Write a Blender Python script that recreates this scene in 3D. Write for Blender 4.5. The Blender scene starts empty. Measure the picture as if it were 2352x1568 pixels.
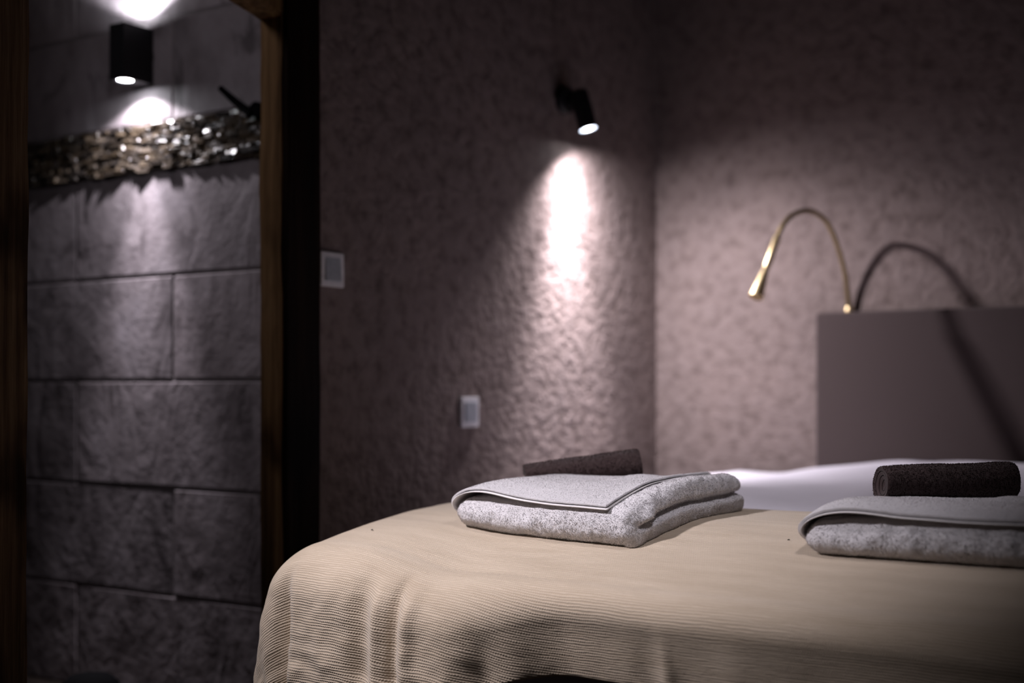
import bpy, bmesh, math, random
import numpy as np
from mathutils import Vector, Matrix

# ------------------------------------------------------------------ camera, world, lights, exposure
scene = bpy.context.scene
COL = scene.collection
PI = math.pi
HORIZON = 890.0                      # eye level in the 2352 x 1568 frame
cam_data = bpy.data.cameras.new('camera')
cam_data.sensor_width = 36.0
cam_data.lens = 3000.0 / 2352.0 * 36.0
cam_data.shift_y = (HORIZON - 784.0) / 2352.0
cam_data.clip_start = 0.05
cam_data.dof.use_dof = True
cam_data.dof.focus_distance = 2.36
cam_data.dof.aperture_fstop = 1.5
cam = bpy.data.objects.new('camera', cam_data)
cam.location = (2.07, -4.03, 0.85)
cam.rotation_euler = (PI / 2, 0, math.radians(33.5))
COL.objects.link(cam)
scene.camera = cam

world = bpy.data.worlds.new('world')
scene.world = world
world.use_nodes = True
world.node_tree.nodes['Background'].inputs[0].default_value = (0.02, 0.02, 0.022, 1)
world.node_tree.nodes['Background'].inputs[1].default_value = 0.3

vs = scene.view_settings
vs.view_transform = 'Standard'
vs.look = 'None'
vs.exposure = 3.0
vs.gamma = 1.0
vs.use_curve_mapping = False

COOL = (1.0, 0.93, 1.0)
COLD = (0.93, 0.93, 1.0)


def spot(name, loc, target, power, angle, blend=1.0, radius=0.02, color=COOL, parent=None):
    d = bpy.data.lights.new(name, 'SPOT')
    d.energy = power
    d.spot_size = math.radians(angle)
    d.spot_blend = blend
    d.shadow_soft_size = radius
    d.color = color
    o = bpy.data.objects.new(name, d)
    COL.objects.link(o)
    o.location = loc
    o.rotation_euler = (Vector(target) - Vector(loc)).to_track_quat('-Z', 'Y').to_euler()
    return o


# second wall spotlight, on the plaster wall on the near side of the doorway, turned towards the foot of the bed
spot('wall_spotlight_beam', (0.07, -3.08, 1.84), (0.76, -2.08, 0.53), 20.5, 48, 1.0, 0.07)
# added fill light above the bed's foot, softens the towels' shaded right sides
spot('added_fill_light', (1.60, -2.25, 2.40), (0.98, -1.85, 0.6), 6.5, 42, 1.0, 0.12)
# added unseen lights: faint bedroom ambient, and one brightening door post and stone room
spot('added_fill_light', (1.7, -2.6, 2.38), (1.2, -1.9, 0.0), 0.12, 150, 1.0, 0.15)
spot('added_fill_light', (-0.45, -3.3, 2.36), (-0.15, -1.75, 1.75), 1.8, 80, 1.0, 0.12)

random.seed(7)
RNG = np.random.default_rng(11)


# ------------------------------------------------------------------ helpers
def hash3(ix, iy, iz):
    n = (ix * 374761393 + iy * 668265263 + iz * 2147483647 + 1013904223) & 0xffffffff
    n = ((n ^ (n >> 13)) * 1274126177) & 0xffffffff
    n = n ^ (n >> 16)
    return (n & 0xffff) / 32767.5 - 1.0


def vnoise(x, y, z=0.0):
    x = np.asarray(x, float); y = np.asarray(y, float); z = np.zeros_like(x) + z
    xi, yi, zi = np.floor(x), np.floor(y), np.floor(z)
    fx, fy, fz = x - xi, y - yi, z - zi
    xi, yi, zi = xi.astype(np.int64), yi.astype(np.int64), zi.astype(np.int64)
    fx = fx * fx * (3 - 2 * fx); fy = fy * fy * (3 - 2 * fy); fz = fz * fz * (3 - 2 * fz)
    out = 0
    for dx in (0, 1):
        for dy in (0, 1):
            for dz in (0, 1):
                w = (fx if dx else 1 - fx) * (fy if dy else 1 - fy) * (fz if dz else 1 - fz)
                out = out + w * hash3(xi + dx, yi + dy, zi + dz)
    return out


def sstep(a, b, x):
    t = np.clip((np.asarray(x, float) - a) / (b - a), 0, 1)
    return t * t * (3 - 2 * t)


def link(name, mesh, mat=None, parent=None):
    o = bpy.data.objects.new(name, mesh)
    COL.objects.link(o)
    if mat is not None and len(mesh.materials) == 0:
        mesh.materials.append(mat)
    if parent is not None:
        o.parent = parent
    return o


def mesh_from(name, verts, faces, mat=None, parent=None, smooth=True, uv=None):
    me = bpy.data.meshes.new(name)
    me.from_pydata([tuple(map(float, v)) for v in verts], [], [tuple(map(int, f)) for f in faces])
    if uv is not None:
        lay = me.uv_layers.new(name='UVMap')
        idx = np.zeros(len(me.loops), dtype=np.int32)
        me.loops.foreach_get('vertex_index', idx)
        lay.data.foreach_set('uv', np.asarray(uv, np.float32)[idx].ravel())
    if smooth:
        me.polygons.foreach_set('use_smooth', [True] * len(me.polygons))
    me.update()
    return link(name, me, mat, parent)


def grid_faces(nu, nv, wrap_u=False):
    f = []
    for j in range(nv - 1):
        for i in range(nu - (0 if wrap_u else 1)):
            i2 = (i + 1) % nu
            f.append((j * nu + i, j * nu + i2, (j + 1) * nu + i2, (j + 1) * nu + i))
    return f


def box_mesh(name, lo, hi, bevel=0.0, seg=2):
    bm = bmesh.new()
    bmesh.ops.create_cube(bm, size=1.0)
    lo, hi = Vector(lo), Vector(hi)
    for v in bm.verts:
        v.co = Vector(((v.co[k] + 0.5) * (hi[k] - lo[k]) + lo[k]) for k in range(3))
    if bevel > 0:
        bmesh.ops.bevel(bm, geom=list(bm.edges), offset=bevel, segments=seg, profile=0.5, affect='EDGES')
    me = bpy.data.meshes.new(name)
    bm.to_mesh(me)
    bm.free()
    return me


def box(name, lo, hi, mat, parent=None, bevel=0.0, seg=2, smooth=False):
    me = box_mesh(name, lo, hi, bevel, seg)
    if smooth:
        me.polygons.foreach_set('use_smooth', [True] * len(me.polygons))
    return link(name, me, mat, parent)


def lathe(name, profile, mat, parent=None, n=40, axis_from=(0, 0, 0), axis_to=(0, 0, 1), smooth=True):
    """profile: (radius, distance along the axis)"""
    a = Vector(axis_from); d = (Vector(axis_to) - a).normalized()
    q = d.to_track_quat('Z', 'Y').to_matrix()
    vs_, fs = [], []
    for (r, h) in profile:
        for k in range(n):
            t = 2 * PI * k / n
            vs_.append(a + q @ Vector((r * math.cos(t), r * math.sin(t), h)))
    for j in range(len(profile) - 1):
        for k in range(n):
            k2 = (k + 1) % n
            fs.append((j * n + k, j * n + k2, (j + 1) * n + k2, (j + 1) * n + k))
    fs.append(tuple(range(n - 1, -1, -1)))
    fs.append(tuple((len(profile) - 1) * n + k for k in range(n)))
    o = mesh_from(name, vs_, fs, mat, parent, smooth)
    if smooth:
        o.modifiers.new('edges', 'EDGE_SPLIT').split_angle = math.radians(40)
    return o


def tube(name, pts, radii, mat, parent=None, n=14):
    pts = [Vector(p) for p in pts]
    vs_, fs = [], []
    up = Vector((0.3, 0.9, 0.2))
    for i, p in enumerate(pts):
        t = (pts[min(i + 1, len(pts) - 1)] - pts[max(i - 1, 0)]).normalized()
        a = t.cross(up).normalized(); b = t.cross(a)
        for k in range(n):
            w = 2 * PI * k / n
            vs_.append(p + (a * math.cos(w) + b * math.sin(w)) * radii[i])
    for j in range(len(pts) - 1):
        for k in range(n):
            k2 = (k + 1) % n
            fs.append((j * n + k, j * n + k2, (j + 1) * n + k2, (j + 1) * n + k))
    fs.append(tuple(range(n)))
    fs.append(tuple((len(pts) - 1) * n + k for k in reversed(range(n))))
    return mesh_from(name, vs_, fs, mat, parent, True)


def catmull(pts, sub=8):
    pts = [np.array(p, float) for p in pts]
    P = [2 * pts[0] - pts[1]] + pts + [2 * pts[-1] - pts[-2]]
    out = []
    for i in range(1, len(P) - 2):
        for k in range(sub):
            t = k / sub
            out.append(0.5 * ((2 * P[i]) + (-P[i - 1] + P[i + 1]) * t + (2 * P[i - 1] - 5 * P[i] + 4 * P[i + 1] - P[i + 2]) * t * t
                              + (-P[i - 1] + 3 * P[i] - 3 * P[i + 1] + P[i + 2]) * t ** 3))
    out.append(pts[-1])
    return out


def empty(name, loc=(0, 0, 0)):
    o = bpy.data.objects.new(name, None)
    o.empty_display_size = 0.05
    COL.objects.link(o)
    o.location = loc
    return o


def tag(o, label=None, cat=None, group=None, kind=None):
    if label: o['label'] = label
    if cat: o['category'] = cat
    if group: o['group'] = group
    if kind: o['kind'] = kind
    return o


def keep(o, parent):
    """parent without moving: vertices were written in world space"""
    o.parent = parent
    o.matrix_parent_inverse = Matrix.Translation(-Vector(parent.location))
    return o


# ------------------------------------------------------------------ materials
class NT:
    def __init__(self, name):
        self.m = bpy.data.materials.new(name)
        self.m.use_nodes = True
        self.t = self.m.node_tree
        self.b = self.t.nodes['Principled BSDF']

    def n(self, kind, **inp):
        nd = self.t.nodes.new(kind)
        for k, v in inp.items():
            if k in nd.inputs.keys():
                self.put(nd.inputs[k], v)
            else:
                setattr(nd, k, v)
        return nd

    def put(self, sock, v):
        if isinstance(v, bpy.types.NodeSocket):
            self.t.links.new(v, sock)
        else:
            sock.default_value = v

    def ramp(self, fac, stops):
        r = self.t.nodes.new('ShaderNodeValToRGB')
        els = r.color_ramp.elements
        while len(els) < len(stops):
            els.new(0.5)
        for e, (p, c) in zip(els, stops):
            e.position = p
            e.color = (c[0], c[1], c[2], 1) if len(c) == 3 else c
        self.t.links.new(fac, r.inputs[0])
        return r.outputs[0]

    def mix(self, a, b, fac, mode='MIX'):
        m = self.t.nodes.new('ShaderNodeMix')
        m.data_type = 'RGBA'
        m.blend_type = mode
        self.put(m.inputs[0], fac)
        self.put(m.inputs[6], a)
        self.put(m.inputs[7], b)
        return m.outputs[2]

    def math(self, op, a, b=0.0, c=0.0):
        m = self.t.nodes.new('ShaderNodeMath')
        m.operation = op
        self.put(m.inputs[0], a); self.put(m.inputs[1], b); self.put(m.inputs[2], c)
        return m.outputs[0]

    def mapping(self, vec, scale=(1, 1, 1), rot=(0, 0, 0)):
        m = self.t.nodes.new('ShaderNodeMapping')
        m.inputs['Scale'].default_value = scale
        m.inputs['Rotation'].default_value = rot
        self.t.links.new(vec, m.inputs[0])
        return m.outputs[0]

    def noise(self, vec, scale, detail=4.0, rough=0.55):
        n = self.t.nodes.new('ShaderNodeTexNoise')
        n.inputs['Scale'].default_value = scale
        n.inputs['Detail'].default_value = detail
        n.inputs['Roughness'].default_value = rough
        self.t.links.new(vec, n.inputs['Vector'])
        return n.outputs[0]

    def bump(self, h, dist, strength=1.0, prev=None):
        b = self.t.nodes.new('ShaderNodeBump')
        b.inputs['Strength'].default_value = strength
        b.inputs['Distance'].default_value = dist
        self.t.links.new(h, b.inputs['Height'])
        if prev is not None:
            self.t.links.new(prev, b.inputs['Normal'])
        return b.outputs[0]

    def done(self, color=None, rough=None, normal=None, metal=None, spec=None, sheen=None):
        if color is not None: self.put(self.b.inputs['Base Color'], color)
        if rough is not None: self.put(self.b.inputs['Roughness'], rough)
        if normal is not None: self.put(self.b.inputs['Normal'], normal)
        if metal is not None: self.put(self.b.inputs['Metallic'], metal)
        if spec is not None: self.put(self.b.inputs['Specular IOR Level'], spec)
        if sheen is not None: self.put(self.b.inputs['Sheen Weight'], sheen)
        return self.m


def pos(nt):
    return nt.t.nodes.new('ShaderNodeNewGeometry').outputs['Position']


def objrand(nt, vec, amount=7.0):
    oi = nt.t.nodes.new('ShaderNodeObjectInfo')
    comb = nt.t.nodes.new('ShaderNodeCombineXYZ')
    r = nt.math('MULTIPLY', oi.outputs['Random'], amount)
    for k in range(3):
        nt.t.links.new(r, comb.inputs[k])
    add = nt.t.nodes.new('ShaderNodeVectorMath')
    nt.t.links.new(vec, add.inputs[0]); nt.t.links.new(comb.outputs[0], add.inputs[1])
    return add.outputs[0], oi.outputs['Random']


def m_plaster():
    t = NT('rough taupe plaster')
    p = pos(t)
    a = t.noise(p, 23, 4, 0.55)
    b = t.noise(p, 52, 3, 0.55)
    c = t.noise(p, 3, 3)
    h = t.math('ADD', t.math('MULTIPLY', a, 0.7), t.math('MULTIPLY', b, 0.45))
    col = t.ramp(a, [(0.30, (0.135, 0.104, 0.097)), (0.5, (0.210, 0.166, 0.157)), (0.8, (0.245, 0.198, 0.19))])
    col = t.mix(col, t.ramp(c, [(0.3, (0.85, 0.85, 0.85)), (0.7, (1.1, 1.08, 1.05))]), 0.6, 'MULTIPLY')
    return t.done(col, 0.92, t.bump(h, 0.022, 0.5), spec=0.15)


def m_plain(name, col, rough=0.6, metal=0.0, spec=0.5):
    t = NT(name)
    n = t.noise(pos(t), 60, 3)
    c = t.ramp(n, [(0.25, tuple(x * 0.86 for x in col)), (0.75, tuple(min(1, x * 1.1) for x in col))])
    return t.done(c, rough, None, metal, spec)


def m_stone():
    t = NT('mauve grey stone tile')
    p, r = objrand(t, pos(t))
    a = t.noise(t.mapping(p, (1, 1, 0.75), (0, 0.5, 0)), 5.5, 7, 0.62)
    b = t.noise(p, 26, 5, 0.6)
    w = t.t.nodes.new('ShaderNodeTexNoise')
    w.inputs['Scale'].default_value = 9
    w.inputs['Detail'].default_value = 6
    w.inputs['Distortion'].default_value = 1.2
    t.t.links.new(t.mapping(p, (1, 1, 0.45), (0, 0.45, 0)), w.inputs['Vector'])
    col = t.ramp(a, [(0.3, (0.19, 0.165, 0.175)), (0.52, (0.32, 0.285, 0.30)), (0.75, (0.43, 0.39, 0.42))])
    veins = t.ramp(w.outputs[0], [(0.30, (0.32, 0.31, 0.31)), (0.42, (1, 1, 1))])
    col = t.mix(col, veins, 0.8, 'MULTIPLY')
    hue = t.ramp(r, [(0.0, (0.86, 0.86, 0.88)), (1.0, (1.08, 1.04, 1.05))])
    col = t.mix(col, hue, 0.7, 'MULTIPLY')
    h = t.math('ADD', t.math('MULTIPLY', w.outputs[0], 1.0), t.math('MULTIPLY', b, 0.35))
    return t.done(col, 0.62, t.bump(h, 0.012, 0.6), spec=0.3)


def m_slate():
    t = NT('glossy dark slate')
    p, r = objrand(t, pos(t), 20)
    a = t.noise(p, 30, 5)
    col = t.ramp(r, [(0.0, (0.02, 0.018, 0.018)), (0.35, (0.09, 0.068, 0.045)), (0.6, (0.13, 0.11, 0.09)), (0.8, (0.04, 0.036, 0.036)), (1.0, (0.20, 0.16, 0.115))])
    col = t.mix(col, t.ramp(a, [(0.3, (0.55, 0.52, 0.5)), (0.7, (1.15, 1.1, 1.05))]), 0.9, 'MULTIPLY')
    return t.done(col, 0.27, t.bump(a, 0.008, 0.7), spec=0.7)


def m_wood(name, dark, mid, light):
    t = NT(name)
    p = pos(t)
    g = t.noise(t.mapping(p, (38, 38, 1.3)), 1.0, 6, 0.65)
    k = t.noise(t.mapping(p, (7, 7, 3.2)), 1.0, 3, 0.5)
    col = t.ramp(g, [(0.30, dark), (0.52, mid), (0.75, light)])
    col = t.mix(col, t.ramp(k, [(0.34, (0.18, 0.15, 0.13)), (0.5, (1, 1, 1))]), 0.9, 'MULTIPLY')
    return t.done(col, 0.7, t.bump(g, 0.006, 0.6), spec=0.06)


def m_knit():
    t = NT('beige fine ribbed knit')
    uvn = t.t.nodes.new('ShaderNodeUVMap').outputs[0]
    sep = t.t.nodes.new('ShaderNodeSeparateXYZ')
    wob = t.noise(t.mapping(uvn, (22, 90, 1)), 1.0, 4)
    t.t.links.new(uvn, sep.inputs[0])
    u, v = sep.outputs[0], sep.outputs[1]
    v2 = t.math('ADD', v, t.math('MULTIPLY', wob, 0.006))
    row = t.math('SINE', t.math('MULTIPLY', v2, 2 * PI / 0.0048))
    par = t.math('SINE', t.math('MULTIPLY', v2, PI / 0.0048))
    st = t.math('SINE', t.math('ADD', t.math('MULTIPLY', u, 2 * PI / 0.0042), t.math('MULTIPLY', par, 1.6)))
    fuzz = t.noise(pos(t), 420, 3, 0.7)
    h = t.math('ADD', t.math('MULTIPLY', row, 0.5), t.math('ADD', t.math('MULTIPLY', st, 0.20), t.math('MULTIPLY', fuzz, 0.9)))
    big = t.noise(t.mapping(uvn, (5, 30, 1)), 1.0, 4)
    col = t.ramp(big, [(0.3, (0.50, 0.412, 0.312)), (0.7, (0.60, 0.505, 0.395))])
    groove = t.ramp(row, [(0.0, (0.62, 0.57, 0.5)), (0.45, (1, 1, 1))])
    col = t.mix(col, groove, 0.42, 'MULTIPLY')
    return t.done(col, 0.95, t.bump(h, 0.0013, 0.7), spec=0.1, sheen=0.25)


def m_cloth(name, col, scale=900, bumpd=0.0004, sheen=0.1, var=0.06, rough=0.9):
    t = NT(name)
    p = pos(t)
    n = t.noise(p, scale, 3, 0.7)
    big = t.noise(p, 12, 3)
    c = t.ramp(big, [(0.3, tuple(x * (1 - var) for x in col)), (0.7, tuple(min(1, x * (1 + var)) for x in col))])
    return t.done(c, rough, t.bump(n, bumpd, 1.0), spec=0.12, sheen=sheen)


def m_pile(name, col, fac=0.45):
    t = NT(name)
    n = t.noise(pos(t), 12, 3)
    c = t.ramp(n, [(0.3, tuple(x * 0.97 for x in col)), (0.7, tuple(min(1, x * 1.03) for x in col))])
    t.done(c, 0.95, spec=0.05)
    tr = t.t.nodes.new('ShaderNodeBsdfTranslucent')
    t.t.links.new(c, tr.inputs['Color'])
    mx = t.t.nodes.new('ShaderNodeMixShader')
    mx.inputs[0].default_value = fac
    t.t.links.new(t.b.outputs[0], mx.inputs[1])
    t.t.links.new(tr.outputs[0], mx.inputs[2])
    t.t.links.new(mx.outputs[0], t.t.nodes['Material Output'].inputs[0])
    return t.m


def m_weave(name, col):
    t = NT(name)
    p = pos(t)
    sep = t.t.nodes.new('ShaderNodeSeparateXYZ')
    t.t.links.new(p, sep.inputs[0])
    a = t.noise(t.mapping(p, (40, 40, 900)), 1.0, 2)
    b = t.noise(t.mapping(p, (900, 40, 40)), 1.0, 2)
    h = t.math('ADD', a, b)
    c = t.ramp(h, [(0.3, tuple(x * 0.72 for x in col)), (0.7, tuple(x * 1.2 for x in col))])
    return t.done(c, 0.9, t.bump(h, 0.001, 0.8), spec=0.1, sheen=0.15)


def m_emit(name, col, strength):
    m = bpy.data.materials.new(name)
    m.use_nodes = True
    nt = m.node_tree
    nt.nodes.clear()
    e = nt.nodes.new('ShaderNodeEmission')
    e.inputs[0].default_value = (*col, 1)
    e.inputs[1].default_value = strength
    o = nt.nodes.new('ShaderNodeOutputMaterial')
    nt.links.new(e.outputs[0], o.inputs[0])
    return m


PLASTER = m_plaster()
STONE = m_stone()
GROUT = m_plain('grey grout', (0.27, 0.24, 0.25), 0.9, 0, 0.1)
SLATE = m_slate()
WOOD = m_wood('dark stained old timber', (0.055, 0.030, 0.014), (0.22, 0.128, 0.062), (0.42, 0.26, 0.13))
WOOD2 = m_wood('darker brown timber', (0.04, 0.024, 0.013), (0.14, 0.088, 0.052), (0.24, 0.155, 0.095))  # darker tone of the other post's timber
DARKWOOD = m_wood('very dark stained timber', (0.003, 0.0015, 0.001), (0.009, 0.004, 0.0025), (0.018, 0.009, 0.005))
BLACK = m_plain('matt black lamp metal', (0.012, 0.012, 0.014), 0.5, 0.0, 0.35)
CHROME = m_plain('reflector', (0.75, 0.75, 0.78), 0.2, 1.0)
LENS = m_emit('lamp lens', (0.92, 0.95, 1.0), 14.0)
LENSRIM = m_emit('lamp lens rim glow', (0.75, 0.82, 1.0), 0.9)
BRASS = m_plain('dimmed brass', (0.34, 0.25, 0.12), 0.4, 0.9)  # darker copy for the neck, its dimness put into the colour
BRASSLIT = m_plain('lit brass', (0.74, 0.58, 0.33), 0.38, 0.85)  # lighter copy for head, sleeve and base, light put into the colour
WHITEPL = m_plain('white switch plastic', (0.78, 0.77, 0.80), 0.35, 0.0, 0.5)
GREYPL = m_plain('grey switch plastic', (0.42, 0.45, 0.50), 0.3, 0.0, 0.5)
KNIT = m_knit()
TERRY = m_cloth('white terry cotton', (0.68, 0.66, 0.68), 520, 0.0022, 0.35, 0.02)  # flap copy, colour lowered to offset the strong light on top
TERRYBODY = m_cloth('white terry cotton body', (0.80, 0.78, 0.80), 520, 0.0022, 0.3, 0.02)  # same cotton, brighter front light put into the body's colour
PILE = m_pile('white terry loops', (0.95, 0.93, 0.945), 0.6)
HEM = m_cloth('white woven hem', (0.76, 0.735, 0.735), 900, 0.0006, 0.1, 0.02)
BROWN = m_cloth('dark brown terry cotton', (0.058, 0.037, 0.036), 520, 0.0022, 0.18, 0.1)
BROWNPILE = m_pile('dark brown terry loops', (0.068, 0.043, 0.041), 0.25)
SHEET = m_cloth('white cotton sheet', (0.50, 0.48, 0.53), 700, 0.0004, 0.05, 0.02, 0.8)
HEADFAB = m_weave('taupe woven headboard fabric', (0.055, 0.041, 0.040))
BEDBASE = m_weave('dark brown bed fabric', (0.055, 0.036, 0.030))
FLOORM = m_wood('dark floor boards', (0.012, 0.009, 0.008), (0.03, 0.023, 0.02), (0.05, 0.04, 0.035))
CEIL = m_plain('dark timber ceiling', (0.05, 0.037, 0.03), 0.85, 0, 0.1)
RUBBER = m_plain('matt black plastic', (0.006, 0.006, 0.007), 0.8, 0, 0.04)

# ------------------------------------------------------------------ the setting
H = 2.45
OPEN_R, OPEN_L = -1.859, -2.525        # doorway jambs along y
tag(box('floor', (-2.3, -5.6, -0.05), (4.2, 0.12, 0.0), FLOORM), 'dark timber floor of the room', kind='structure')
tag(box('ceiling', (-2.3, -5.6, H), (4.2, 0.12, H + 0.06), CEIL), 'dark ceiling above the room', kind='structure')
tag(box('wall_back', (-0.06, 0.0, 0), (4.2, 0.12, H), PLASTER), 'rough taupe plaster wall behind the headboard', kind='structure')
wl = empty('wall_left', (0, -0.85, 0))
tag(wl, 'rough taupe plaster wall with the black spotlight and switch', kind='structure')
keep(box('wall_panel', (-0.06, -1.80, 0), (0.0, 0.0, H), PLASTER), wl)
keep(box('wall_panel', (-0.06, -5.6, 0), (0.0, -2.60, H), PLASTER), wl)
keep(box('wall_panel', (-0.06, -2.60, 2.08), (0.0, -1.80, H), PLASTER), wl)
tag(box('wall_right', (4.08, -5.6, 0), (4.2, 0.0, H), PLASTER), 'rough taupe plaster wall at the far side of the bed', kind='structure')
tag(box('wall_front', (-2.3, -5.7, 0), (4.2, -5.58, H), PLASTER), 'plaster wall behind the viewer', kind='structure')
tag(box('wall_far', (-2.3, -5.6, 0), (-2.2, -1.5, H), PLASTER), 'wall at the end of the stone room', kind='structure')

# stone tile wall seen through the doorway
YS = -1.6
ws = empty('wall_stone', (-1.1, YS, 0))
tag(ws, 'mauve grey stone tile wall seen through the timber doorway', kind='structure')
keep(box('grout_bed', (-2.2, YS, 0), (-0.06, YS + 0.1, H), GROUT), ws)
TW, GAP, TD = 0.80, 0.009, 0.0026
tile_cache = {}


def tile_mesh(w, h, d):
    key = (round(w, 4), round(h, 4))
    if key not in tile_cache:
        tile_cache[key] = box_mesh('tile', (-w / 2, -d, -h / 2), (w / 2, d, h / 2), 0.003, 2)
        tile_cache[key].materials.append(STONE)
    return tile_cache[key]


rows = [(0.0, 0.29), (0.29, 0.58), (0.58, 0.87), (0.87, 1.155), (1.155, 1.437), (1.57, 1.845), (1.845, 2.13), (2.13, 2.41)]
for ri, (z0, z1) in enumerate(rows):
    off = -0.629 if ri % 2 == 1 else -0.229
    edges = [off + TW * k for k in range(-4, 3)]
    for a, b in zip(edges[:-1], edges[1:]):
        a2, b2 = max(a, -2.2), min(b, -0.062)
        if b2 - a2 < 0.03:
            continue
        o = link('tile', tile_mesh(b2 - a2 - GAP, z1 - z0 - GAP, TD), None, None)
        o.location = ((a2 + b2) / 2, YS - random.uniform(0.0, 0.0012), (z0 + z1) / 2)
        o.rotation_euler = (random.uniform(-0.0035, 0.0035), 0, random.uniform(-0.0025, 0.0025))
        keep(o, ws)

# slate band
band = empty('trim_1', (-0.8, YS, 1.503))
tag(band, 'rough band of thin dark split slate stones across the tile wall', kind='structure')
keep(box('backing', (-2.19, YS - 0.006, 1.439), (-0.062, YS, 1.567), GROUT), band)
slate_meshes = []
for k in range(14):
    w = 0.020 + 0.028 * random.random()
    h = 0.0126
    bm = bmesh.new()
    bmesh.ops.create_cube(bm, size=1.0)
    for v in bm.verts:
        v.co = Vector((v.co.x * w, v.co.y * 0.013, v.co.z * h))
        if v.co.y < 0:
            v.co += Vector((random.uniform(-0.005, 0.005), random.uniform(-0.004, 0.004), random.uniform(-0.002, 0.002)))
    bmesh.ops.bevel(bm, geom=list(bm.edges), offset=0.0018, segments=1, affect='EDGES')
    me = bpy.data.meshes.new('slate')
    bm.to_mesh(me); bm.free()
    me.materials.append(SLATE)
    slate_meshes.append((w, me))
for r in range(10):
    x = -1.295 + 0.02 * random.random()
    while x < -0.30:
        w, me = random.choice(slate_meshes)
        o = link('slate', me, None)
        o.location = (x + w / 2, YS - 0.004 - 0.007 * random.random() ** 1.5, 1.4395 + 0.0128 * (r + 0.5) + random.uniform(-0.0015, 0.0015))
        o.rotation_euler = (random.uniform(-0.22, 0.22), random.uniform(-0.06, 0.06), random.uniform(-0.28, 0.28))
        keep(o, band)
        x += w + 0.001
# the rest of the band, out of sight behind the posts
rest_v, rest_f = [], []
for (xa, xb) in ((-2.19, -1.30), (-0.27, -0.064)):
    for r in range(10):
        x = xa
        while x < xb - 0.02:
            w, me = random.choice(slate_meshes)
            w = min(w, xb - x)
            c = Vector((x + w / 2, YS - 0.012 - 0.014 * random.random(), 1.4395 + 0.0128 * (r + 0.5)))
            n0 = len(rest_v)
            for v in me.vertices:
                rest_v.append(c + v.co)
            for p in me.polygons:
                rest_f.append(tuple(n0 + i for i in p.vertices))
            x += w + 0.001
rest = keep(mesh_from('slate_rows', rest_v, rest_f, SLATE, None, False), band)
rest['kind'] = 'stuff'

# timber doorway
dr = empty('door_1', (0, (OPEN_R + OPEN_L) / 2, 0))
tag(dr, 'dark timber door frame opening onto the stone room', kind='structure')


def timber(name, lo, hi, mat, axis=2, wob=0.0035, seed=0):
    """a hewn beam: box with slightly uneven faces"""
    lo, hi = np.array(lo, float), np.array(hi, float)
    bm = bmesh.new()
    bmesh.ops.create_cube(bm, size=1.0)
    es = [e for e in bm.edges if abs((e.verts[0].co - e.verts[1].co)[axis]) > 0.5]
    bmesh.ops.bevel(bm, geom=es, offset=0.06, segments=2, affect='EDGES')
    es = [e for e in bm.edges if abs((e.verts[0].co - e.verts[1].co)[axis]) > 0.5]
    bmesh.ops.subdivide_edges(bm, edges=es, cuts=40, use_grid_fill=True)
    for v in bm.verts:
        c = np.array(v.co)
        p = (c + 0.5) * (hi - lo) + lo
        for k in range(3):
            if k != axis:
                p[k] += wob * float(vnoise(p[axis] * 6 + seed, c[k] * 3 + 5 * k, seed)) + 0.4 * wob * float(vnoise(p[axis] * 25, c[k] * 5 + k, seed))
        v.co = Vector(p)
    me = bpy.data.meshes.new(name)
    bm.to_mesh(me); bm.free()
    me.polygons.foreach_set('use_smooth', [True] * len(me.polygons))
    o = link(name, me, mat)
    o.modifiers.new('edges', 'EDGE_SPLIT').split_angle = math.radians(50)
    return o


keep(timber('post', (-0.060, OPEN_R, 0), (0.014, -1.752, 2.06), WOOD, 2, 0.003, 3), dr)
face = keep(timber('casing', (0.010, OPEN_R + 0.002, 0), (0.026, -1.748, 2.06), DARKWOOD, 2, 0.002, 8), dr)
keep(timber('post', (-0.060, -2.64, 0), (0.014, OPEN_L, 2.06), WOOD2, 2, 0.003, 12), dr)


def slanted_beam(p0, p1, depth, height, mat, name):
    """lintel half: runs from p0 to p1 in the wall plane"""
    p0, p1 = Vector(p0), Vector(p1)
    L = (p1 - p0).length
    o = timber(name, (-depth / 2, 0, 0), (depth / 2, L, height), mat, 1, 0.003, 21)
    ang = math.atan2((p1 - p0).z, -(p1 - p0).y)
    o.matrix_world = Matrix.Translation(p0) @ Matrix.Rotation(-ang, 4, 'X') @ Matrix.Scale(-1, 4, (0, 1, 0))
    o.parent = dr
    o.matrix_parent_inverse = Matrix.Translation(-Vector(dr.location))
    return o


slanted_beam((-0.023, -1.850, 1.690), (-0.023, -2.21, 1.765), 0.074, 0.11, WOOD, 'lintel_beam')
slanted_beam((-0.023, -2.57, 1.690), (-0.023, -2.21, 1.765), 0.074, 0.11, WOOD, 'lintel_beam')

# plaster infill over the lintel
keep(box('wall_panel', (-0.052, -2.60, 1.795), (-0.004, -1.80, 2.08), PLASTER), wl)

# ------------------------------------------------------------------ bed
BX0, BX1, BY0 = 0.30, 2.02, -2.26     # outer faces of the draped bed
IX0, IX1, IY0 = 0.42, 1.90, -2.14     # where the rounding starts
TOP = 0.602


def top_z(x, y):
    """top of the made bed"""
    x = np.asarray(x, float); y = np.asarray(y, float)
    d = np.maximum(0, -1.70 - y)
    z = TOP - (0.42 - 0.20 * sstep(0.72, 0.50, x)) * d * d
    z = z - 0.004 * sstep(0.70, 0.48, x) - 0.010 * sstep(1.75, 1.98, x)
    z = z + 0.0025 * vnoise(x * 6 + 3, y * 6, 0.3)
    return z


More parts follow.
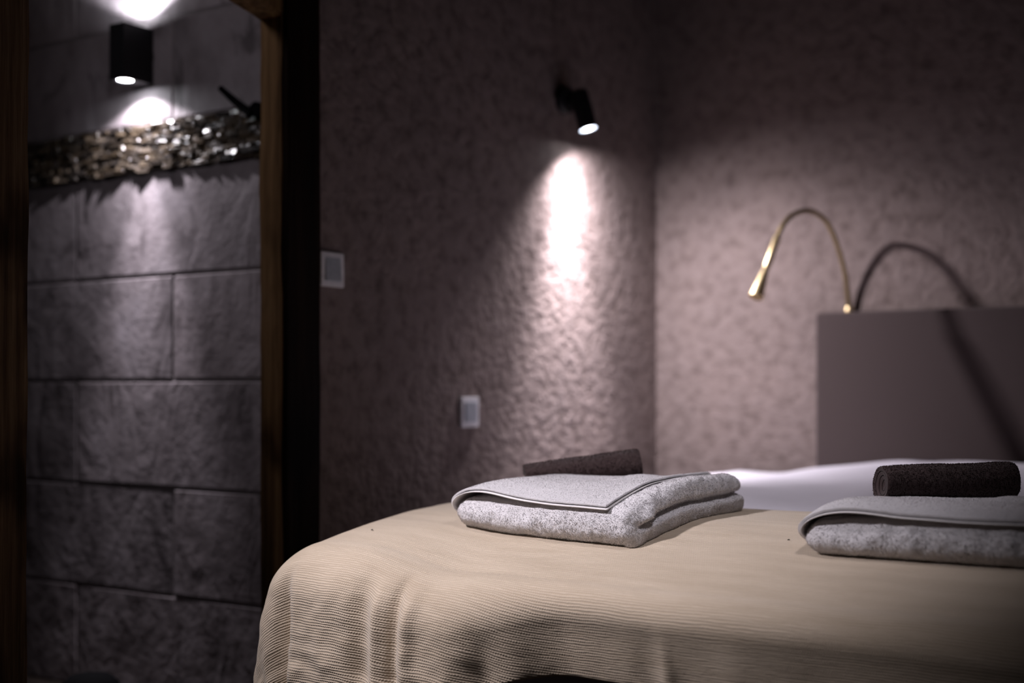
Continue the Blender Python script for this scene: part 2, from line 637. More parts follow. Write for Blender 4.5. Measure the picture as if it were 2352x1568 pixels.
bed = empty('bed', (1.2, -1.2, 0))
tag(bed, 'double bed with a taupe upholstered headboard against the plaster wall', 'bed')
keep(box('mattress', (0.38, -2.07, 0.29), (1.95, -0.07, 0.455), SHEET, None, 0.05, 5, True), bed)
keep(box('base', (0.38, -2.06, 0.12), (1.95, -0.07, 0.285), BEDBASE, None, 0.012, 3), bed)
hb = keep(box('headboard', (0.592, -0.062, 0.30), (2.0, -0.002, 1.087), HEADFAB, None, 0.010, 4, False), bed)
for (lx, ly) in ((0.45, -2.0), (1.89, -2.0), (0.45, -0.2), (1.89, -0.2)):
    keep(lathe('leg', [(0.022, 0), (0.03, 0.12)], DARKWOOD, None, 20, (lx, ly, 0), (lx, ly, 1)), bed)


def drape(s, t, y_back, front_drop, side_drop, folds=True, inset=0.0):
    """cloth coordinates (s across the bed, t along it) to a point on the draped cloth"""
    oxl = np.maximum(0, IX0 - s); oxr = np.maximum(0, s - IX1); oy = np.maximum(0, IY0 - t)
    ox = oxl + oxr
    sgn = np.where(oxr > 0, 1.0, -1.0)
    o = np.hypot(ox, oy)
    on = np.where(o > 1e-9, o, 1)
    nx, ny = sgn * ox / on, -oy / on
    sharp = sstep(0.70, 0.96, s) * ny ** 4 * (1.0 if folds else 0.0)     # crisper edge along the middle of the foot
    r, rv = 0.12 - inset - 0.065 * sharp, 0.10 - 0.052 * sharp
    arc = 0.173 - 0.088 * sharp
    under = math.radians(19) * sharp
    amax = PI / 2 + under
    a = np.clip(o / arc, 0, 1) * amax
    g = r * np.sin(a)
    h = rv * (1 - np.cos(a))
    over = np.maximum(0, o - arc)
    corner = np.clip(2 * np.abs(nx * ny), 0, 1) ** 2
    g = g + over * (0.05 + 0.05 * corner - np.sin(under))
    h = h + over * (0.995 - 0.03 * corner) * np.cos(under)
    xb = np.clip(s, IX0, IX1); yb = np.maximum(t, IY0)
    x = xb + nx * g; y = yb + ny * g
    z = top_z(xb, yb) - h
    if folds:
        k = sstep(0.06, 0.24, o)
        f = np.zeros_like(s)
        front = ny * ny
        # standing folds of the front fall: (position across the bed, width, height)
        for (c, w, amp, st) in FOLDS:
            f = f + amp * (1 - 0.5 * sharp) * np.exp(-((s - c) / w) ** 2) * sstep(st, st + 0.12, o) * np.clip(front * 1.2, 0, 1)
        # hollow under the bed's edge
        f = f - 0.003 * np.exp(-((s - 0.98) / 0.14) ** 2) * np.exp(-((o - 0.10) / 0.04) ** 2) * front
        psi = np.degrees(np.arctan2(ox, np.maximum(oy, 1e-9)))
        incorner = (ox > 0) & (oy > 0) & (oxl > 0)
        cf = -0.028 * np.exp(-((psi - 16) / 8) ** 2) + 0.017 * np.exp(-((psi - 44) / 15) ** 2) - 0.02 * np.exp(-((psi - 76) / 10) ** 2)
        f = f + np.where(incorner, cf * k, 0)
        f = f + (0.0035 * vnoise(s * 22, t * 9, 2.0) + 0.0018 * vnoise(s * 50, t * 40, 4.0)) * k * (1 - 0.6 * sharp)
        # small crumples above the hem
        hem = sstep(front_drop - 0.07, front_drop - 0.01, oy) * front
        f = f + 0.004 * vnoise(s * 14 + 9, t * 55, 7.0) * hem * (1 - 0.5 * sharp)
        x = x + nx * f; y = y + ny * f
        z = z + 0.0016 * vnoise(s * 9, t * 16, 1.0) * (1 - k)
    return x, y, z


FOLDS = [(0.50, 0.03, 0.006, 0.05), (0.576, 0.020, -0.012, 0.04), (0.612, 0.013, 0.011, 0.06), (0.648, 0.011, -0.016, 0.03),
         (0.680, 0.015, 0.012, 0.04), (0.755, 0.03, 0.004, 0.08), (0.815, 0.022, -0.012, 0.10), (0.862, 0.025, 0.009, 0.10), (0.96, 0.03, -0.006, 0.12),
         (1.100, 0.020, -0.008, 0.06), (1.135, 0.012, 0.010, 0.05), (1.175, 0.022, -0.006, 0.08), (1.25, 0.03, 0.008, 0.05),
         (1.38, 0.05, -0.008, 0.05), (1.52, 0.05, 0.008, 0.08)]


def cloth_obj(name, s0, s1, t0, t1, step, front_drop, side_drop, mat, folds, lift, inset=0.0):
    ss = np.arange(s0, s1 + 1e-6, step); qq = np.linspace(0, 1, int((t1 - t0) / step) + 1)
    S, Q = np.meshgrid(ss, qq)
    hem = IY0 - (0.340 - 0.160 * sstep(0.55, 0.98, S) + 0.08 * sstep(1.15, 1.35, S) + 0.004 * vnoise(S * 9, 0 * S, 3.0))
    T = t1 + (hem - t1) * (1 - Q)
    x, y, z = drape(S, T, t1, front_drop, side_drop, folds, inset)
    z = z + lift
    v = np.stack([x, y, z], -1).reshape(-1, 3)
    uv = np.stack([S, T], -1).reshape(-1, 2)
    return mesh_from(name, v, grid_faces(len(ss), len(qq)), mat, None, True, uv)


throw = cloth_obj('bed_throw', IX0 - 0.33, IX1 + 0.33, IY0 - 0.285, -1.555, 0.005, 0.285, 0.36, KNIT, True, 0.004)
sm = throw.modifiers.new('thickness', 'SOLIDIFY'); sm.thickness = 0.004; sm.offset = -1
tag(throw, 'beige ribbed knit throw draped over the foot of the bed', 'throw')


def duvet_z(x, y):
    z = top_z(x, y) - 0.004
    up = sstep(-1.45, -0.45, y)
    z = z + up * (0.002 + 0.042 * sstep(0.50, 0.98, x) - 0.006 * sstep(1.2, 1.6, x))
    z = z + sstep(-1.5, -1.2, y) * (0.007 * vnoise(x * 4.2 + 1.7, y * 2.6, 5.0) + 0.003 * vnoise(x * 9, y * 7, 6.0))
    z = z - 0.02 * sstep(-0.25, -0.07, y)
    return z


ss = np.arange(IX0 - 0.26, IX1 + 0.26, 0.012); tt = np.arange(IY0 - 0.012, -0.07, 0.012)
S, T = np.meshgrid(ss, tt)
x, y, z = drape(S, T, 0, 0.1, 0.26, False, 0.012)
z = z - top_z(np.clip(S, IX0, IX1), np.maximum(T, IY0)) + duvet_z(np.clip(S, IX0, IX1), np.maximum(T, IY0)) - 0.006 * sstep(-1.45, -1.6, T)
duvet = mesh_from('duvet', np.stack([x, y, z], -1).reshape(-1, 3), grid_faces(len(ss), len(tt)), SHEET)
tag(duvet, 'white duvet spread over the bed in front of the headboard', 'duvet')


# ------------------------------------------------------------------ folded towels
def tufts(verts, faces, count, length, width, mat, name, parent, keepf=None, seed=1, down=0.35):
    """short terry loops scattered over a surface: one uncountable pile"""
    rng = np.random.default_rng(seed)
    V = np.asarray(verts, float)
    F = np.asarray([f for f in faces if len(f) == 4])
    tri = np.concatenate([F[:, [0, 1, 2]], F[:, [0, 2, 3]]])
    A, B, Cc = V[tri[:, 0]], V[tri[:, 1]], V[tri[:, 2]]
    nrm = np.cross(B - A, Cc - A)
    ar = np.linalg.norm(nrm, axis=1)
    nrm = nrm / np.maximum(ar, 1e-12)[:, None]
    if keepf is not None:
        ar = ar * keepf((A + B + Cc) / 3, nrm)
    pick = rng.choice(len(tri), count, p=ar / ar.sum())
    r1, r2 = rng.random(count), rng.random(count)
    fl = r1 + r2 > 1
    r1[fl], r2[fl] = 1 - r1[fl], 1 - r2[fl]
    P = A[pick] + (B - A)[pick] * r1[:, None] + (Cc - A)[pick] * r2[:, None]
    N = nrm[pick]
    lean = rng.normal(size=(count, 3)) * 0.75
    lean[:, 2] -= down
    D = N + lean
    D /= np.linalg.norm(D, axis=1)[:, None]
    dd = np.sum(D * N, axis=1)
    D = D + N * np.maximum(0, 0.25 - dd)[:, None]
    side = np.cross(D, rng.normal(size=(count, 3)))
    side /= np.maximum(np.linalg.norm(side, axis=1), 1e-9)[:, None]
    L = length * (0.6 + 0.7 * rng.random(count))[:, None]
    W = width * (0.7 + 0.6 * rng.random(count))[:, None]
    P0 = P - N * 0.0008
    mid = P + D * L * 0.6
    tip = P + D * L * 0.85 + (N * 0.1 + np.array([0, 0, -0.35])) * L * 0.5
    a, b = P0 - side * W * 0.5, P0 + side * W * 0.5
    c, d = mid + side * W * 0.6, mid - side * W * 0.6
    vv = np.stack([a, b, c, d, tip], 1).reshape(-1, 3)
    base = np.arange(count)[:, None] * 5
    me = bpy.data.meshes.new(name)
    me.vertices.add(len(vv))
    me.vertices.foreach_set('co', vv.ravel())
    loops = np.concatenate([base + np.array([0, 1, 2]), base + np.array([0, 2, 3]), base + np.array([3, 2, 4])], 1)
    me.loops.add(count * 9)
    me.loops.foreach_set('vertex_index', loops.ravel().astype(np.int32))
    me.polygons.add(count * 3)
    me.polygons.foreach_set('loop_start', np.arange(0, count * 9, 3).astype(np.int32))
    me.polygons.foreach_set('loop_total', np.full(count * 3, 3, np.int32))
    me.polygons.foreach_set('use_smooth', [True] * (count * 3))
    me.update()
    nn = (N * 0.72 + D * 0.28)
    nn /= np.linalg.norm(nn, axis=1)[:, None]
    me.normals_split_custom_set_from_vertices(np.repeat(nn, 5, axis=0).tolist())
    o = link(name, me, mat)
    o['kind'] = 'stuff'
    keep(o, parent)
    return o


def towel(fx, fy, L, D, rot, label, seed, sink, keep_right):
    """folded towel whose front left corner stands at (fx, fy); a runs right, b runs back, c up"""
    root = empty('folded_towel', (fx + L / 2, fy + D / 2, float(top_z(fx + L / 2, fy + D / 2)) + 0.004))
    tag(root, label, 'towel', 'white folded towels on the throw')
    ca, sa = math.cos(rot), math.sin(rot)

    def world(a, b, c):
        a = np.asarray(a, float); b = np.asarray(b, float); c = np.asarray(c, float)
        x = fx + a * ca - b * sa
        y = fy + a * sa + b * ca
        return np.stack([x, y, top_z(x, y) + 0.0045 + c], -1)

    def body_h(a, b):
        u, w = a / L, b / D
        h = 0.053 + 0.014 * sstep(0.05, 0.75, u)
        h = h + 0.003 * np.exp(-((w - 0.42) / 0.28) ** 2) - 0.022 * sstep(0.55, 1.0, w) * (1 - sstep(0.62, 0.92, u))
        h = h + 0.007 * sstep(0.8, 1.0, u) * sstep(0.0, 0.25, w)
        h = h - sink * sstep(0.08, 0.5, w) * (1 - keep_right * sstep(0.7, 0.95, u))
        return h

    # body: rounded slab, a soft fold in front, two layers showing at the right side
    n = 300
    per = []
    cr = 0.029
    cx, cy, hx, hy = L / 2, D / 2, L / 2 - cr, D / 2 - cr
    Lx, Ly, La = 2 * hx, 2 * hy, cr * PI / 2
    tot = 2 * (Lx + Ly) + 4 * La
    for k in range(n):
        q = tot * k / n
        segs = [(Lx, 'F'), (La, 'c1'), (Ly, 'R'), (La, 'c2'), (Lx, 'B'), (La, 'c3'), (Ly, 'L'), (La, 'c4')]
        for ln, nm in segs:
            if q <= ln:
                break
            q -= ln
        f = q / ln
        if nm == 'F': p, nn = (cx - hx + q, cy - hy - cr), (0, -1)
        elif nm == 'R': p, nn = (cx + hx + cr, cy - hy + q), (1, 0)
        elif nm == 'B': p, nn = (cx + hx - q, cy + hy + cr), (0, 1)
        elif nm == 'L': p, nn = (cx - hx - cr, cy + hy - q), (-1, 0)
        else:
            c0 = {'c1': (cx + hx, cy - hy, -90), 'c2': (cx + hx, cy + hy, 0), 'c3': (cx - hx, cy + hy, 90), 'c4': (cx - hx, cy - hy, 180)}[nm]
            an = math.radians(c0[2] + 90 * f)
            nn = (math.cos(an), math.sin(an)); p = (c0[0] + cr * nn[0], c0[1] + cr * nn[1])
        per.append((p[0], p[1], nn[0], nn[1]))
    per = np.array(per)
    m = 40
    vv = []
    prof = []
    for j in range(m):                     # side profile, bottom to top
        an = -PI / 2 + PI * j / (m - 1)
        prof.append((math.cos(an), math.sin(an)))
    rings = []
    pa, pb, pnx, pny = per.T
    right = sstep(0.15, 1.0, pnx) + sstep(0.6, 1.0, pny) * 0.8
    right = np.clip(right, 0, 1)
    left = sstep(0.3, 0.95, -pnx)
    away = sstep(0.012, 0.055, pb)          # crease fades out towards the front corner
    bulge = 0.030 + 0.014 * left
    bot_in = 0.03
    for j in range(-3, m + 14):
        if j < 0:                           # underside, from the middle out
            k = (-j) / 3.0
            ins = bulge + bot_in * 0 + (min(L, D) / 2 - bulge - 0.02) * k
            a = pa - pnx * ins; b = pb - pny * ins
            c = np.zeros(n)
            if j == -3:
                a = cx + (pa - cx) * 0.05; b = cy + (pb - cy) * 0.05
        elif j < m:
            co, si = prof[j]
            t01 = (si + 1) / 2
            pw = np.sign(co) * abs(co) ** 0.75
            ins = bulge * (1 - pw)
            # layers at the right and at the back: groove between them, lower one a little wider
            split = 0.46 + 0.05 * vnoise(pb * 12 + seed, pa * 12, seed)
            groove = 0.020 * np.exp(-((t01 - split) / 0.075) ** 2) * right * away
            up_in = 0.004 * sstep(split, split + 0.12, t01) * right
            low = 0.012 * sstep(split, split - 0.10, t01) * right
            lump = 0.013 * np.exp(-((pb - 0.05) / 0.018) ** 2) * sstep(0.5, 0.95, pnx) * np.exp(-((t01 - 0.62) / 0.16) ** 2)
            slim = np.where(right > 0.5, np.exp(-((t01 - 0.05) / 0.2) ** 2) * -0.012 * right, 0)
            ins = ins - 0.012 * np.sin(PI * np.clip(pb / D, 0, 1)) * sstep(0.6, 1.0, pnx)
            flatlow = -bulge * (1 - pw) * 0.8 * sstep(split, split - 0.2, t01) * right
            ins = ins + groove + up_in - low * 0.2 - lump + flatlow
            ins = ins + 0.010 * sstep(0.45, 0.0, t01) * (1 - right) * 0.4
            a = pa - pnx * ins; b = pb - pny * ins
            hh = body_h(np.clip(pa - pnx * bulge, 0, L), np.clip(pb - pny * bulge, 0, D))
            c = hh * t01
        else:
            k = (j - m + 1) / 14.0
            ins = bulge
            ia, ib = pa - pnx * ins, pb - pny * ins
            a = ia + (cx - ia) * k; b = ib + (cy - ib) * k
            c = body_h(a, b)
        dn = 0.0014 * vnoise(a * 40 + seed, b * 40, c * 40) + 0.0007 * vnoise(a * 110, b * 110 + seed, c * 110)
        if 0 <= j < m:
            a = a + pnx * dn * 1.4; b = b + pny * dn * 1.4
        if j >= m // 2:
            c = c + dn
        rings.append(world(a, b, np.maximum(c, 0)))
    nr = len(rings)
    V = np.concatenate(rings)
    F = grid_faces(n, nr, True)
    F.append(tuple(range(n - 1, -1, -1)))
    F.append(tuple((nr - 1) * n + k for k in range(n)))
    body = mesh_from('body', V, F, TERRYBODY)
    keep(body, root)

    zt = float(top_z(fx + L / 2, fy))

    def keepf(P, N):
        h = P[:, 2] - top_z(P[:, 0], P[:, 1])
        ok = (h > 0.004).astype(float)
        top = (N[:, 2] > 0.93) & (P[:, 0] < fx + 0.80 * L)
        return ok * np.where(top, 0.05, 1.0)
    tufts(V, F, 150000, 0.0023, 0.0008, PILE, 'pile', root, keepf, seed)

    # top flap: comes round the left end, lies over the body, free front and right edges
    NA, NB = 120, 90
    R_END = 0.865 * L

    def flap_surface(off, a_end, b0, b1, na, nb, sag=0.0):
        w = np.linspace(0, 1, na)
        q = np.linspace(0, 1, nb)
        W, Q = np.meshgrid(w, q)
        b = b0 + (b1 - b0) * Q
        # arc part for w < 0.24, then over the top
        arcw = 0.24
        th = np.clip(W / arcw, 0, 1)
        pk = body_h(np.full_like(b, 0.10), b) + 0.020 * (1 - 0.55 * sstep(0.0, 0.55, b / D))
        ang = PI * (0.04 + 0.96 * th)           # under the left end, round it, up
        half = pk / 2
        rx = 0.085 * np.where(ang < PI / 2, 0.55, 1.0)
        a_arc = 0.085 - 0.088 * np.sin(np.clip(ang, 0, PI / 2)) + np.where(ang > PI / 2, 0.088 * (1 - np.sin(ang)), 0) * 1.0
        c_arc = half * (1 - np.cos(ang))
        tt_ = np.clip((W - arcw) / (1 - arcw), 0, 1)
        a_top = 0.085 + (a_end - 0.085) * tt_
        rest = body_h(a_top, b) + 0.0012
        c_top = pk + (rest - pk) * sstep(0.0, 0.80, tt_)
        a = np.where(W < arcw, a_arc, a_top)
        c = np.where(W < arcw, c_arc, c_top)
        c = c + off * np.where(W < arcw, sstep(0.25, 0.9, th), 1)
        a = a - off * np.where(W < arcw, 0.7 * (1 - sstep(0.4, 1.0, th)), 0)
        c = c + 0.0016 * vnoise(a * 14 + seed, b * 14, 3.0) * sstep(arcw, 0.5, W)
        # a soft wrinkle across the top
        c = c + 0.004 * np.exp(-((a - 0.60 * L - 0.25 * (b - 0.2)) / 0.02) ** 2) * sstep(0.14, 0.26, b)
        # the wrap tucks in behind the body's front towards the bottom
        b = b + 0.045 * (1 - sstep(0.0, 0.62, th)) * (1 - Q) * (W < arcw)
        # rounded roll-off at the back
        c = c - 0.012 * sstep(0.9, 1.0, Q)
        edge = np.maximum(sstep(0.05, 0.0, Q), sstep(0.95, 1.0, W))
        c = c - sag * edge
        return a, b, c

    for nm, off, inset, th, mat, sag in (('top_flap', 0.0040, 0.0, 0.0045, TERRY, 0.0), ('hem_ply', 0.0004, 0.0030, 0.0018, HEM, 0.0)):
        a, b, c = flap_surface(off, R_END + inset, 0.004 - inset, D - 0.02, NA, NB, sag)
        c = np.maximum(c, 0.001)
        dn = 0.0006 * vnoise(a * 160, b * 160, seed + off * 100) if nm == 'top_flap' else 0
        P = world(a, b, c + dn).reshape(-1, 3)
        o = mesh_from(nm, P, grid_faces(NA, NB), mat)
        so = o.modifiers.new('thickness', 'SOLIDIFY'); so.thickness = th; so.offset = 1
        if nm == 'top_flap':
            bv = o.modifiers.new('soft', 'BEVEL'); bv.width = 0.0018; bv.segments = 2; bv.limit_method = 'ANGLE'
        keep(o, root)
        if nm == 'top_flap':
            tufts(P + np.array([0, 0, th]), grid_faces(NA, NB), 60000, 0.0013, 0.0008, PILE, 'flap_pile', root, None, seed + 5, 0.0)
    return world, body_h, flap_surface


T1 = towel(0.580, -1.988, 0.408, 0.43, math.radians(-4.0), 'white folded towel lying farther left, under the upright-tilted brown roll', 3, 0.008, 1.0)
T2 = towel(1.285, -1.985, 0.43, 0.43, math.radians(-0.5), 'white folded towel at the right edge of the photo, nearest the viewer', 6, 0.019, 0.0)


# ------------------------------------------------------------------ rolled towels
def rolled(p0, p1, r0, r1, flat, label, seed, turn=0.0):
    p0, p1 = Vector(p0), Vector(p1)
    root = empty('rolled_towel', (p0 + p1) / 2 - Vector((0, 0, (r0 + r1) / 2 * flat)))
    tag(root, label, 'rolled towel', 'brown rolled towels on the white towels')
    ax = (p1 - p0); Ln = ax.length; ax.normalize()
    up = Vector((0, 0, 1)); up = (up - ax * up.dot(ax)).normalized(); sd = ax.cross(up)
    turns, th = 3.4, 0.15
    NS, NL = 220, 44
    sp = np.linspace(0, 1, NS)
    ang = turn + 2 * PI * turns * sp
    rad = 0.22 + 0.78 * sp                       # unit spiral, outermost = 1
    gap = 0.78 / turns
    hw = gap * 0.40
    out = rad; inn = rad - 2 * hw
    ang2 = np.concatenate([ang, ang[::-1]]); rr = np.concatenate([out, np.maximum(inn, 0.06)[::-1]])
    n = len(ang2)
    ts = np.concatenate([[0.0, 0.004, 0.012, 0.03], np.linspace(0.06, 0.94, NL), [0.97, 0.988, 0.996, 1.0]])
    V = []
    for t in ts:
        e = min(t, 1 - t)
        puff = 1 - 0.06 * math.exp(-(e / 0.012) ** 2)
        R = (r0 + (r1 - r0) * t) * puff
        # layers telescope a little at the ends
        tele = 0.010 * (1 - rr) * math.exp(-(e / 0.1) ** 2) * (1 if t < 0.5 else -1) + 0.003 * np.sin(ang2 * 1.0 + seed) * math.exp(-(e / 0.08) ** 2)
        dn = 1 + 0.035 * vnoise(np.cos(ang2) * 2 + seed, np.sin(ang2) * 2, t * 7) * (rr > 0.7)
        x = R * rr * dn * np.cos(ang2); zz = R * flat * rr * dn * np.sin(ang2)
        zz = np.where(zz < 0, np.maximum(zz, -R * flat * 0.90), zz)
        c = np.array(p0)[None] + np.outer(np.full(n, t * Ln) + tele, np.array(ax)) + np.outer(x, np.array(sd)) + np.outer(zz, np.array(up))
        V.append(c)
    m = len(ts)
    V = np.concatenate(V)
    F = grid_faces(n, m, True)
    for base, rev in ((0, False), ((m - 1) * n, True)):
        for i in range(NS - 1):
            q = (base + i, base + n - 1 - i, base + n - 2 - i, base + i + 1)
            F.append(q if not rev else q[::-1])
    body = mesh_from('roll', V, F, BROWN)
    body.modifiers.new('edges', 'EDGE_SPLIT').split_angle = math.radians(60)
    keep(body, root)
    cen = (np.array(p0) + np.array(p1)) / 2
    axn = np.array(ax)

    def keepf(P, N):
        d = P - np.array(p0)
        al = d @ axn
        rd = np.linalg.norm(d - np.outer(al, axn), axis=1)
        return (rd > 0.80 * np.minimum(r0, r1) * flat).astype(float)
    Fo = [f for f in F if len(f) == 4]
    # outward normals for the pile
    tufts_roll(V, Fo, np.array(p0), axn, 26000, root, keepf, seed)
    return root


def tufts_roll(V, F, p0, axn, count, root, keepf, seed):
    F = np.asarray(F)
    cent = V[F].mean(1)
    nr = np.cross(V[F[:, 1]] - V[F[:, 0]], V[F[:, 2]] - V[F[:, 0]])
    d = cent - p0
    rad = d - np.outer(d @ axn, axn)
    flip = np.sum(nr * rad, 1) < 0
    F2 = F.copy(); F2[flip] = F[flip][:, ::-1]
    tufts(V, [tuple(f) for f in F2], count, 0.0022, 0.0009, BROWNPILE, 'pile', root, keepf, seed, 0.1)


rolled((0.579, -1.729, 0.664), (0.784, -1.600, 0.688), 0.026, 0.037, 1.0,
       'taupe brown rolled hand towel on the left white towel, tilted up to the right', 2, 0.6)
rolled((1.346, -1.769, 0.681), (1.525, -1.578, 0.681), 0.036, 0.040, 0.98,
       'near black brown rolled hand towel with open spiral end, at the right edge', 5, 1.9)

# ------------------------------------------------------------------ wall lamp on the stone wall (up and down light)
wlamp = empty('wall_lamp', (-0.735, YS, 1.75))
tag(wlamp, 'black box wall lamp shining up and down on the stone tiles', 'wall lamp')
LX0, LX1, LY0, LZ0, LZ1 = -0.764, -0.706, -1.705, 1.674, 1.823
lcx, lcy, lr = -0.735, -1.676, 0.0235


def lamp_shell():
    """square tube with round openings top and bottom"""
    n = 40
    vs_, fs = [], []
    for z, s in ((LZ0, 1), (LZ1, 1)):
        sq = []
        for k in range(n):
            t = 2 * PI * k / n
            c, s_ = math.cos(t), math.sin(t)
            mx = max(abs(c), abs(s_))
            sq.append(((LX0 + LX1) / 2 + c / mx * (LX1 - LX0) / 2, (LY0 + YS - 0.006) / 2 + s_ / mx * (YS - 0.006 - LY0) / 2, z))
        ci = [(lcx + lr * math.cos(2 * PI * k / n), lcy + lr * math.sin(2 * PI * k / n), z) for k in range(n)]
        inn = [(lcx + lr * 0.9 * math.cos(2 * PI * k / n), lcy + lr * 0.9 * math.sin(2 * PI * k / n), z + (0.004 if z == LZ0 else -0.004)) for k in range(n)]
        vs_ += sq + ci + inn
    for k in range(n):
        k2 = (k + 1) % n
        fs.append((k, k2, 3 * n + k2, 3 * n + k))
        for b in (0, 3 * n):
            fs.append((b + k, b + k2, b + n + k2, b + n + k))
            fs.append((b + n + k, b + n + k2, b + 2 * n + k2, b + 2 * n + k))
    return mesh_from('housing', vs_, fs, BLACK, None, False)


keep(lamp_shell(), wlamp)
keep(lathe('mount', [(0.030, 0), (0.030, 0.012)], BLACK, None, 30, (lcx, YS + 0.004, 1.75), (lcx, YS - 1, 1.75)), wlamp)
for z, dz in ((LZ0 + 0.004, -1), (LZ1 - 0.004, 1)):
    keep(lathe('lens', [(lr * 0.88, 0), (lr * 0.88, 0.001)], LENS, None, 30, (lcx, lcy, z), (lcx, lcy, z + dz)), wlamp)
for zz, zs, colr in ((LZ0 - 0.003, -1, COOL), (LZ1 + 0.003, 1, COLD)):
    spot('wall_lamp_beam', (lcx, lcy, zz), (lcx, lcy, zz + zs), 0.9, 136, 0.3, 0.006, colr)
    spot('wall_lamp_beam', (lcx, lcy - 0.014, zz), (lcx, lcy - 0.004, zz + zs), 1.4, 84, 1.0, 0.008, colr)
    spot('wall_lamp_beam', (lcx, lcy - 0.014, zz), (lcx, lcy - 0.008, zz + zs), 7.0, 42, 1.0, 0.010, colr)

# ------------------------------------------------------------------ spotlight on the plaster wall
sp = empty('wall_spotlight', (0.0, -0.62, 1.72))
tag(sp, 'black adjustable spotlight on the plaster wall above the bed', 'spotlight')
keep(lathe('base', [(0.041, -0.002), (0.043, 0.006), (0.043, 0.020), (0.040, 0.024)], BLACK, None, 40, (0, -0.628, 1.725), (1, -0.628, 1.725)), sp)
keep(lathe('joint', [(0.012, 0), (0.012, 0.05)], BLACK, None, 20, (0.02, -0.628, 1.725), (0.062, -0.622, 1.70)), sp)
HA = Vector((0.055, -0.625, 1.748)); HB = Vector((0.088, -0.618, 1.628))
hd = (HB - HA).normalized(); hl = (HB - HA).length
keep(lathe('head', [(0.020, 0.0), (0.0275, 0.006), (0.029, 0.02), (0.029, hl), (0.026, hl), (0.026, hl - 0.004)], BLACK, None, 40, HA, HA + hd), sp)
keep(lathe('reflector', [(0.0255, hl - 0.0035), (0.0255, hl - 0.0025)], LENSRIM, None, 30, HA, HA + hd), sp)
keep(lathe('lens', [(0.013, hl - 0.0022), (0.013, hl - 0.0010)], LENS, None, 30, HA, HA + hd), sp)
LP = HA + hd * (hl + 0.004)
spot('spotlight_beam', LP, LP + Vector((0.25, 0.42, -1.0)), 3.0, 150, 0.7, 0.018)
spot('spotlight_beam', LP, LP + Vector((0.40, 0.42, -1.0)), 8.5, 116, 1.0, 0.018)
spot('spotlight_beam', LP, LP + Vector((0.02, 0.03, -1.0)), 5.0, 108, 1.0, 0.014)
spot('spotlight_beam', LP, LP + Vector((-0.01, 0.02, -1.0)), 25.0, 54, 1.0, 0.014)

# ------------------------------------------------------------------ switch and socket
sw = empty('light_switch', (0, -1.684, 1.13))
tag(sw, 'white light switch on the plaster wall beside the timber post', 'light switch')
keep(box('frame', (-0.001, -1.725, 1.089), (0.009, -1.643, 1.171), WHITEPL, None, 0.003, 3), sw)
rk = keep(box('rocker', (0.004, -1.712, 1.101), (0.014, -1.656, 1.159), GREYPL, None, 0.003, 3), sw)
for v in rk.data.vertices:
    if v.co.x > 0.01 and v.co.z > 1.13:
        v.co.x -= 0.004
so_ = empty('wall_socket', (0, -1.12, 0.783))
tag(so_, 'white power socket low on the plaster wall between post and spotlight', 'power socket')
keep(box('frame', (-0.001, -1.162, 0.742), (0.009, -1.079, 0.825), WHITEPL, None, 0.003, 3), so_)
keep(box('cover', (0.006, -1.148, 0.756), (0.013, -1.093, 0.811), GREYPL, None, 0.003, 3), so_)

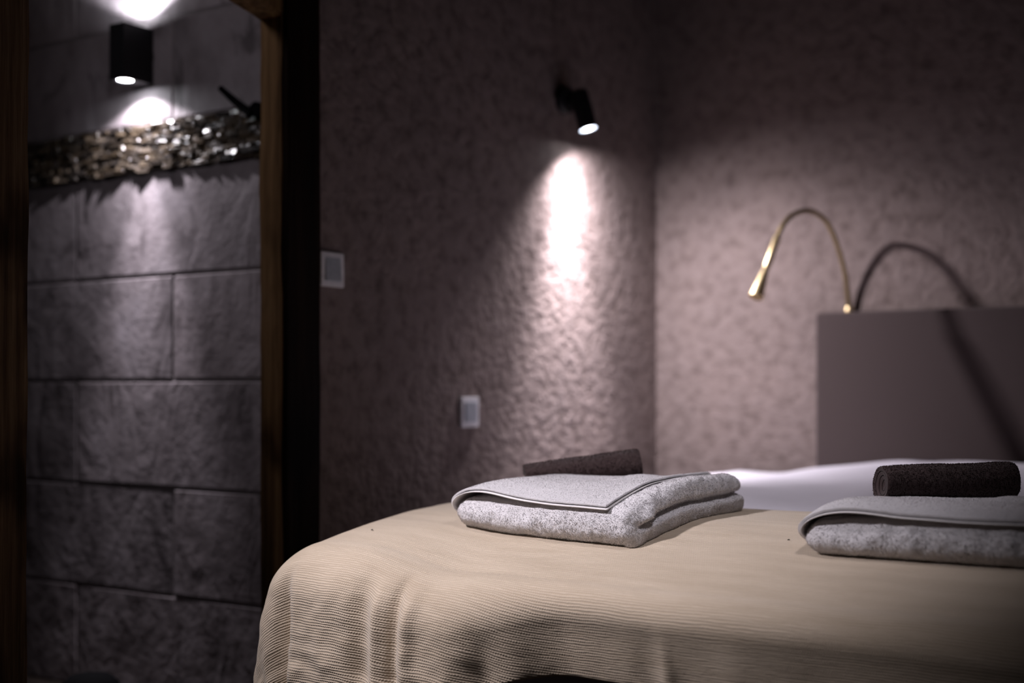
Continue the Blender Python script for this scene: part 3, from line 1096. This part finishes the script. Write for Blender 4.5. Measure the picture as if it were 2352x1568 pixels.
# ------------------------------------------------------------------ brass reading lamp on the headboard
neck = [(0.6858, -0.0175, 1.1007), (0.6834, -0.031, 1.1643), (0.6806, -0.0509, 1.2245), (0.671, -0.0872, 1.2966), (0.6567, -0.1326, 1.3578), (0.6405, -0.1829, 1.3829), (0.6244, -0.232, 1.3866), (0.6007, -0.2777, 1.3701), (0.5856, -0.3092, 1.3402), (0.5738, -0.3314, 1.2996)]
rl = empty('reading_lamp', neck[0])
tag(rl, 'thin brass gooseneck reading lamp arching over the headboard corner', 'reading lamp')
pts = catmull(neck, 8)
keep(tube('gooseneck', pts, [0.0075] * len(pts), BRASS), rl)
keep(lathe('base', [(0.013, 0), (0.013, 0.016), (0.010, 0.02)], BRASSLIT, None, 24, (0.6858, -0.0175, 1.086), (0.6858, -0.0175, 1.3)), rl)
h0 = Vector((0.5745, -0.3298, 1.3024)); h1 = Vector((0.5503, -0.4369, 1.1159))
dd = (h1 - h0).normalized(); ll = (h1 - h0).length
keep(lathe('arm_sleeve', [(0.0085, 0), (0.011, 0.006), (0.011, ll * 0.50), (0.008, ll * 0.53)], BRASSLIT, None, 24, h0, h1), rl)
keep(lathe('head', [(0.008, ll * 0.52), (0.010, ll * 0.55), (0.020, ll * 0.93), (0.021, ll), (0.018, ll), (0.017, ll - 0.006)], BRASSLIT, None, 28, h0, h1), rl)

# ------------------------------------------------------------------ small things of the stone room
rod = empty('hook_rod', (-0.36, YS, 1.585))
tag(rod, 'dark slanted rod above the slate band beside the timber post', 'rod')
keep(tube('rod', [(-0.402, YS - 0.05, 1.618), (-0.36, YS - 0.045, 1.583), (-0.315, YS - 0.03, 1.545)], [0.008, 0.010, 0.012], RUBBER), rod)
keep(lathe('wall_plate', [(0.02, 0), (0.02, 0.03)], RUBBER, None, 20, (-0.30, YS, 1.555), (-0.30, YS - 1, 1.555)), rod)

bn = empty('waste_bin', (-0.56, -1.93, 0))
tag(bn, 'low round black bin on the floor of the stone room', 'bin')
keep(lathe('body', [(0.058, 0), (0.062, 0.01), (0.068, 0.115), (0.066, 0.118)], RUBBER, None, 36, (-0.56, -1.93, 0), (-0.56, -1.93, 1)), bn)
keep(lathe('lid', [(0.07, 0.117), (0.068, 0.127), (0.05, 0.143), (0.02, 0.150), (0.004, 0.151)], RUBBER, None, 36, (-0.56, -1.93, 0), (-0.56, -1.93, 1)), bn)

# ------------------------------------------------------------------ lint on the throw
for (lx, ly, lab) in ((0.446, -2.068, 'tiny dark lint fleck near the left edge of the throw'), (1.235, -1.914, 'tiny dark lint fleck on the throw between the two white towels')):
    lz = float(top_z(lx, ly)) + 0.0065
    t_ = tube('lint_fleck', [(lx - 0.0025, ly, lz), (lx, ly + 0.0012, lz + 0.0008), (lx + 0.0022, ly, lz)], [0.0006, 0.0011, 0.0005], RUBBER, None, 6)
    tag(t_, lab, 'lint')
